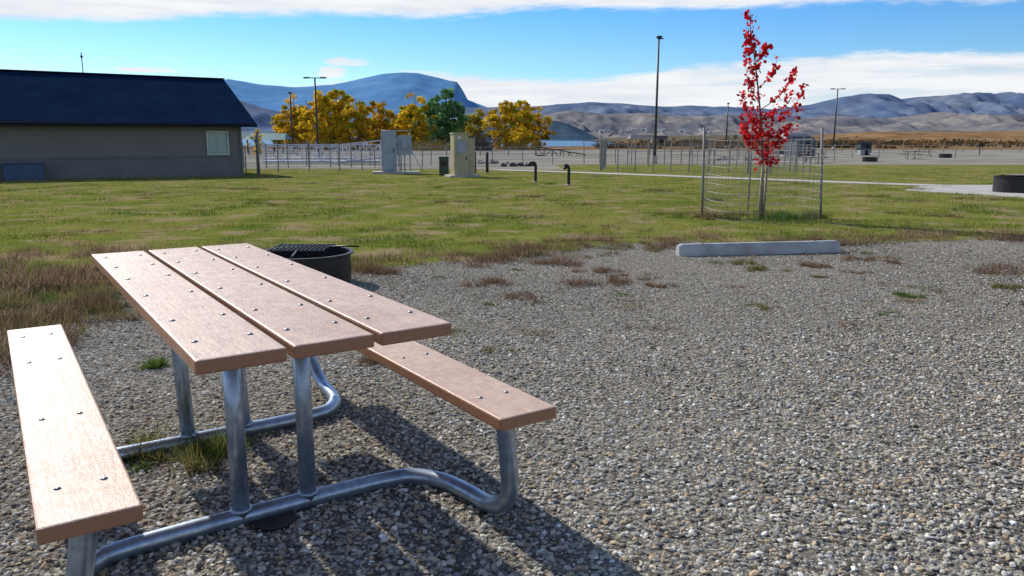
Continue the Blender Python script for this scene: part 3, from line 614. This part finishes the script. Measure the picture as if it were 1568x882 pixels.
def hut(nm,x,y,w_,d_,h_,c,rz_=0):
    e=U(nm,x,y,rz_); m=simple(nm+'_mat_%d'%int(x),c,.6)
    box('body',(0,0,h_*.42),(w_,d_,h_*.84),m,e,.03); v,f=[(-w_*.55,-d_*.58,h_*.84),(w_*.55,-d_*.58,h_*.84),(w_*.55,d_*.58,h_*.84),(-w_*.55,d_*.58,h_*.84),(-w_*.55,0,h_*1.02),(w_*.55,0,h_*1.02)],[(0,1,5,4),(2,3,4,5),(1,2,5),(3,0,4),(3,2,1,0)]
    mesh_obj('roof',v,f,trim,e); box('door',(w_*.1,-d_/2-.02,h_*.38),(w_*.3,.04,h_*.7),trim,e)
hut('vault_toilet',31.0,85,2.2,2.4,2.1,(.08,.09,.12),.2); hut('dumpster',49,110,1.6,1.3,1.4,(.02,.035,.03),.1); hut('storage_shed',38,205,4,3,2.6,(.25,.2,.15)); hut('storage_shed',74,210,7,4,2.8,(.4,.38,.34))
hut('dumpster',41,92,1.2,.9,.8,(.3,.3,.3),.1)
e=U('charcoal_grill',56.3,95); tube('post',[(0,0,0),(0,0,.9)],.06,blk,e,8); box('grill_box',(0,0,1.1),(.6,.5,.35),blk,e,.03); tube('stack',[(0,0,1.3),(0,0,1.7)],.05,blk,e,8)
def picnic_far(x,y,rz_):
    e=U('picnic_table',x,y,rz_); m=simple('far_table_%d'%int(x),(.2,.14,.1),.6)
    box('top',(0,0,.74),(1.8,.75,.05),m,e); [box('bench_%d'%(s_+1),(0,s_*.65,.44),(1.8,.25,.05),m,e) for s_ in (-1,1)]
    for s_ in (-1,1): tube('leg_%d'%(s_+1),[(s_*.6,-.65,.03),(s_*.6,.65,.03)],.03,fpost,e,6); tube('post_%d'%(s_+1),[(s_*.6,0,.03),(s_*.6,0,.72)],.04,fpost,e,6)
picnic_far(24,63,.3); picnic_far(38,75,.6); picnic_far(47,90,.1)
for x,y in ((30,66),(44,80),(34,100)): 
    e=U('fire_ring',x,y); v,f=ring_shell(.6,.4,.02,20,.03); mesh_obj('steel_ring',v,f,blk,e)
# ------------------------------------------------------------------ trees
tbark=simple('cottonwood_bark',(.13,.10,.075),.9,0,.3,3)
cm=attr_mat('cottonwood_leaf_material',.4)
def tree(name,px,top,wpx,D,c,seed,bottom=.07,nc=95,dens=62,ls=.36):
    X,_,H=at(px,top,D); Wd=wpx/1190*D*1.12
    r_=random.Random(seed); e=empty(name,(X,D,zt(X,D)))
    P=[]
    tr=smooth_path([(0,0,0),(r_.uniform(-.2,.2),0,H*.25),(r_.uniform(-.4,.4),r_.uniform(-.3,.3),H*.55),(r_.uniform(-.4,.4),0,H*.9)],4)
    P.append(tube_data(tr,[.024*H*(1-.85*i/(len(tr)-1)) for i in range(len(tr))],8))
    for i in range(11):
        h0=r_.uniform(.15,.7); p0=tr[int(h0/.9*(len(tr)-1))]; a=r_.uniform(0,6.28); l=Wd*.45*r_.uniform(.6,.95)*(1.1-h0*.5)
        p=smooth_path([p0,p0+Vector((math.cos(a)*l*.5,math.sin(a)*l*.5,l*.45)),p0+Vector((math.cos(a)*l,math.sin(a)*l,l*.9+H*.05))],4)
        P.append(tube_data(p,[.009*H*(1-.8*i_/(len(p)-1)) for i_ in range(len(p))],5))
    v,f=merge(P); mesh_obj('trunk_and_limbs',v,f,tbark,e,True)
    g=np.random.default_rng(seed); pts=[];cols=[]
    lead=[(g.uniform(-.3,.3)*Wd,g.uniform(-.25,.25)*Wd,H*g.uniform(.74,.9)) for _ in range(3)]+[(0,0,H*.98)]
    for i in range(nc):
        lx,ly,lh=lead[i%4]; t=g.random()**.8; z=lh*(bottom+(1-bottom)*t)-H*.03
        prof_=min(1,(t+.12)*3.2)*math.sqrt(max(0,1-max(0,(t-.35)/.67)**2.2))
        a=g.uniform(0,6.28); rr_=Wd*.36*prof_*math.sqrt(g.random())
        cx_,cy_=lx*min(1,t*2.0)*.8+math.cos(a)*rr_,ly*t+math.sin(a)*rr_*.8; cr=H*.06*g.uniform(.7,1.4); k=int(dens*g.uniform(.5,1.2))
        qv=g.normal(size=(k,3)); qv/=np.linalg.norm(qv,axis=1,keepdims=True); qv*=cr*(g.random((k,1))**.45)*np.array([1.15,1.15,.8]); qv+=np.array([cx_,cy_,z])
        qv=qv[qv[:,2]>.15]; k=len(qv)
        cc_=np.array(c)*g.uniform(.62,1.15)*g.uniform(.8,1.15,(k,1)); 
        if g.random()<.15: cc_=cc_*np.array([.6,.85,.8])
        pts.append(qv);cols.append(cc_)
    pts=np.concatenate(pts);cols=np.concatenate(cols)
    leaf_quads(pts,g.uniform(.6,1.3,len(pts))*ls*H/11,cols,e,'crown',cm)
Yl=(.82,.58,.04); Yo=(.72,.47,.035); Gr=(.17,.33,.12); Yg=(.58,.49,.08)
for i,(px,top,wpx,D,c) in enumerate([(448,144,60,150,Yo),(482,136,66,142,Yl),(518,135,64,146,Yl),(545,148,58,140,Yo),(578,151,60,150,Yo),(425,175,40,160,Yg),(632,137,58,142,Yl),(682,135,70,138,Gr),(664,146,50,150,Gr),(733,162,48,150,Yg),(772,150,56,142,Yl),(797,148,52,146,Yl),(824,161,52,150,Yo),(603,172,46,160,Yo),(706,172,40,155,Yg),(560,170,60,165,Yo),(462,168,60,158,Yo),(505,158,60,160,Yo),(618,160,44,156,Yo)]):
    tree('cottonwood_tree',px,top,wpx,D,c,100+i)
tree('cottonwood_tree',392,196,30,90,Yl,300,.1,40,50)
def brush(name,x,y,r,h,c,k=260):
    P=[]
    g=random.Random(int(x*7)); e=empty(name,(x,y,zt(x,y)))
    for i in range(k):
        a=g.uniform(0,6.28); rr_=r*math.sqrt(g.random()); p=Vector((math.cos(a)*rr_,math.sin(a)*rr_,0)); qq=p*1.4+Vector((g.gauss(0,.25*h),g.gauss(0,.25*h),h*g.uniform(.4,1)*(1-.4*rr_/r)))
        P.append(tube_data([tuple(p),tuple((p+qq)/2+Vector((0,0,h*.1))),tuple(qq)],[.03,.02,.008],3,False))
    v,f=merge(P); mesh_obj('stems',v,f,c,e)
bs=simple('brush_material',(.10,.075,.06),.9); by=simple('brush_yellow',(.32,.22,.05),.9)
brush('bare_shrub',-5.2,125,2.2,4,bs); brush('bare_shrub',-14,130,3,3,by); brush('bare_shrub',-34,140,4,3,by); brush('bare_shrub',2,140,3,2.4,by); brush('bare_shrub',20,160,3,2,bs); brush('bare_shrub',60,200,6,3,by); brush('bare_shrub',95,220,6,3,bs); brush('bare_shrub',42,180,6,2.4,bs)
pts=[];cols=[]
for i in range(260):
    y=rng.uniform(150,600); x=y*rng.uniform(.17,.72) if y>200 else y*rng.uniform(.12,.72); hh=rng.uniform(.4,1.9); k=40; qv=rng.normal(size=(k,3))*np.array([hh*1.5,hh,.4*hh]); qv[:,2]=np.abs(qv[:,2]); qv+=np.array([x,y,zt(x,y)]); pts.append(qv); cols.append(np.array([(.12,.085,.05),(.22,.12,.05),(.07,.075,.04)][i%3])*rng.uniform(.6,1.3,(k,1)))
pts=np.concatenate(pts); leaf_quads(pts,rng.uniform(.4,1.0,len(pts)),np.concatenate(cols),None,'distant_shrubs',cm)
# ------------------------------------------------------------------ hills
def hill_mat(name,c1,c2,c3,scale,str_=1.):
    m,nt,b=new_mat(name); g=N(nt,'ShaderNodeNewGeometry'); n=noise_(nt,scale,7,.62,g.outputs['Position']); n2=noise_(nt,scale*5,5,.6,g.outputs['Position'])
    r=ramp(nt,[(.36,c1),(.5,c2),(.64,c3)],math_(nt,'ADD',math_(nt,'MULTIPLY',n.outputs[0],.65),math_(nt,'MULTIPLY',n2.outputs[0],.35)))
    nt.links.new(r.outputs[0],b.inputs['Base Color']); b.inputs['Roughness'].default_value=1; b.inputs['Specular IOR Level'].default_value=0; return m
def hill(name,prof,D0,D1,mat,seed,nz=.12,gs=1.,foot=-4,nx=260,ny=60,gull=.12):
    R_=[ray(a,b_) for a,b_ in prof]; tx=np.array([r[0]/r[1] for r in R_]); tz=np.array([r[2]/r[1] for r in R_])
    P=np.linspace(tx[0],tx[-1],nx); ridge=np.interp(P,tx,tz)*D1+EYE
    V=np.zeros((ny,nx,3)); Dm=D1*1.35
    for j in range(ny):
        t=j/(ny-1); D=D0+(Dm-D0)*t; tr=(D1-D0)/(Dm-D0)
        s_=(t/tr) if t<tr else max(0,1-(t-tr)/(1-tr))
        sh=s_**1.15 if t<tr else s_
        X=P*(D1*.55+D*.45)
        for i in range(nx):
            w_=sh*(1-sh)*4
            nn=mn.fractal((X[i]*gs/D1*9,D*gs/D1*9,seed),1.,2.1,6); rd=1-abs(mn.fractal((X[i]*gs/D1*16+5,D*gs/D1*5,seed+3),.9,2.1,4))*2
            hgt=ridge[i]*(sh+w_*(nn*nz+ (rd-.6)*gull)) + ridge[i]*.03*nn*s_
            V[j,i]=(X[i],D,foot+hgt if hgt>0 else foot)
    idx=np.arange(nx*ny).reshape(ny,nx); F_=np.stack([idx[:-1,:-1].ravel(),idx[:-1,1:].ravel(),idx[1:,1:].ravel(),idx[1:,:-1].ravel()],1)
    mesh_obj(name,V.reshape(-1,3),F_,mat,smooth=True)
hill('mountain',[(-500,190),(-200,165),(0,150),(200,140),(320,124),(350,120),(400,129),(450,133),(510,129),(560,118),(590,112),(615,110),(640,112),(665,117),(700,124),(708,136),(716,152),(760,170),(840,190),(900,215)],5500,9000,hill_mat('mountain_material',(.10,.23,.42),(.12,.27,.47),(.17,.33,.52),.0012),11,.05,1.,gull=.03)  # blue of the distant air haze is mixed into the base colours
hill('foothills',[(300,215),(340,150),(365,150),(400,163),(440,172),(500,186),(600,176),(680,164),(760,162),(830,160),(900,154),(940,156),(1000,161),(1060,160),(1100,163),(1180,166),(1245,158),(1290,146),(1330,141),(1360,141),(1378,150),(1400,147),(1450,143),(1500,142),(1568,141),(1700,136),(1900,150),(2300,200)],3600,6000,hill_mat('foothill_material',(.07,.12,.21),(.12,.165,.25),(.22,.235,.28),.002),21,.22,1.,gull=.25,nx=420)  # bluish base colours include painted haze
hill('dry_hills',[(640,212),(700,190),(780,176),(840,172),(870,168),(930,172),(980,170),(1050,176),(1120,174),(1200,180),(1280,176),(1360,180),(1430,170),(1500,172),(1568,176),(1700,168),(1900,180),(2200,210)],1900,3200,hill_mat('dry_hill_material',(.09,.11,.14),(.19,.18,.18),(.32,.28,.24),.004),31,.25,1.3,gull=.28,nx=420)  # tan slopes, with some haze blue painted into the colour
hill('dark_headland',[(560,208),(620,190),(700,182),(780,178),(835,179),(860,184),(885,193),(905,203),(920,213)],1400,1800,hill_mat('headland_material',(.03,.06,.10),(.05,.09,.13),(.09,.12,.14),.01),41,.2,1.)  # dark slopes tinted blue in the colour to stand for haze
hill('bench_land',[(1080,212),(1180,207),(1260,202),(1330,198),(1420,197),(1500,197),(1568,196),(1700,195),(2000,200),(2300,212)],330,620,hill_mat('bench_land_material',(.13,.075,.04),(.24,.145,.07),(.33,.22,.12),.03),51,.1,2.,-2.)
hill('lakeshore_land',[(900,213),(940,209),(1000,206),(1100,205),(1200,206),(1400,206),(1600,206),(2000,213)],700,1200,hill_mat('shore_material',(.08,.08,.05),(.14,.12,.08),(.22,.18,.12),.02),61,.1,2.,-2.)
parts=[]
for i in range(34):
    D=rng.uniform(2000,2300); px=rng.uniform(915,1090); X=(px-784)/1212*D; s_=rng.uniform(3,7); z=8+(D-1900)*.045
    parts.append(([(X-s_,D,z),(X+s_,D,z),(X+s_,D+8,z),(X-s_,D+8,z),(X-s_,D,z+5),(X+s_,D,z+5),(X+s_,D+8,z+5),(X-s_,D+8,z+5),(X-s_,D+4,z+7),(X+s_,D+4,z+7)],[(0,1,5,4),(1,2,6,5),(2,3,7,6),(3,0,4,7),(4,5,9,8),(6,7,8,9),(5,6,9),(7,4,8)]))
v,f=merge(parts); mesh_obj('distant_town',v,f,simple('town_material',(.34,.34,.34),.7,0,.5,.02))
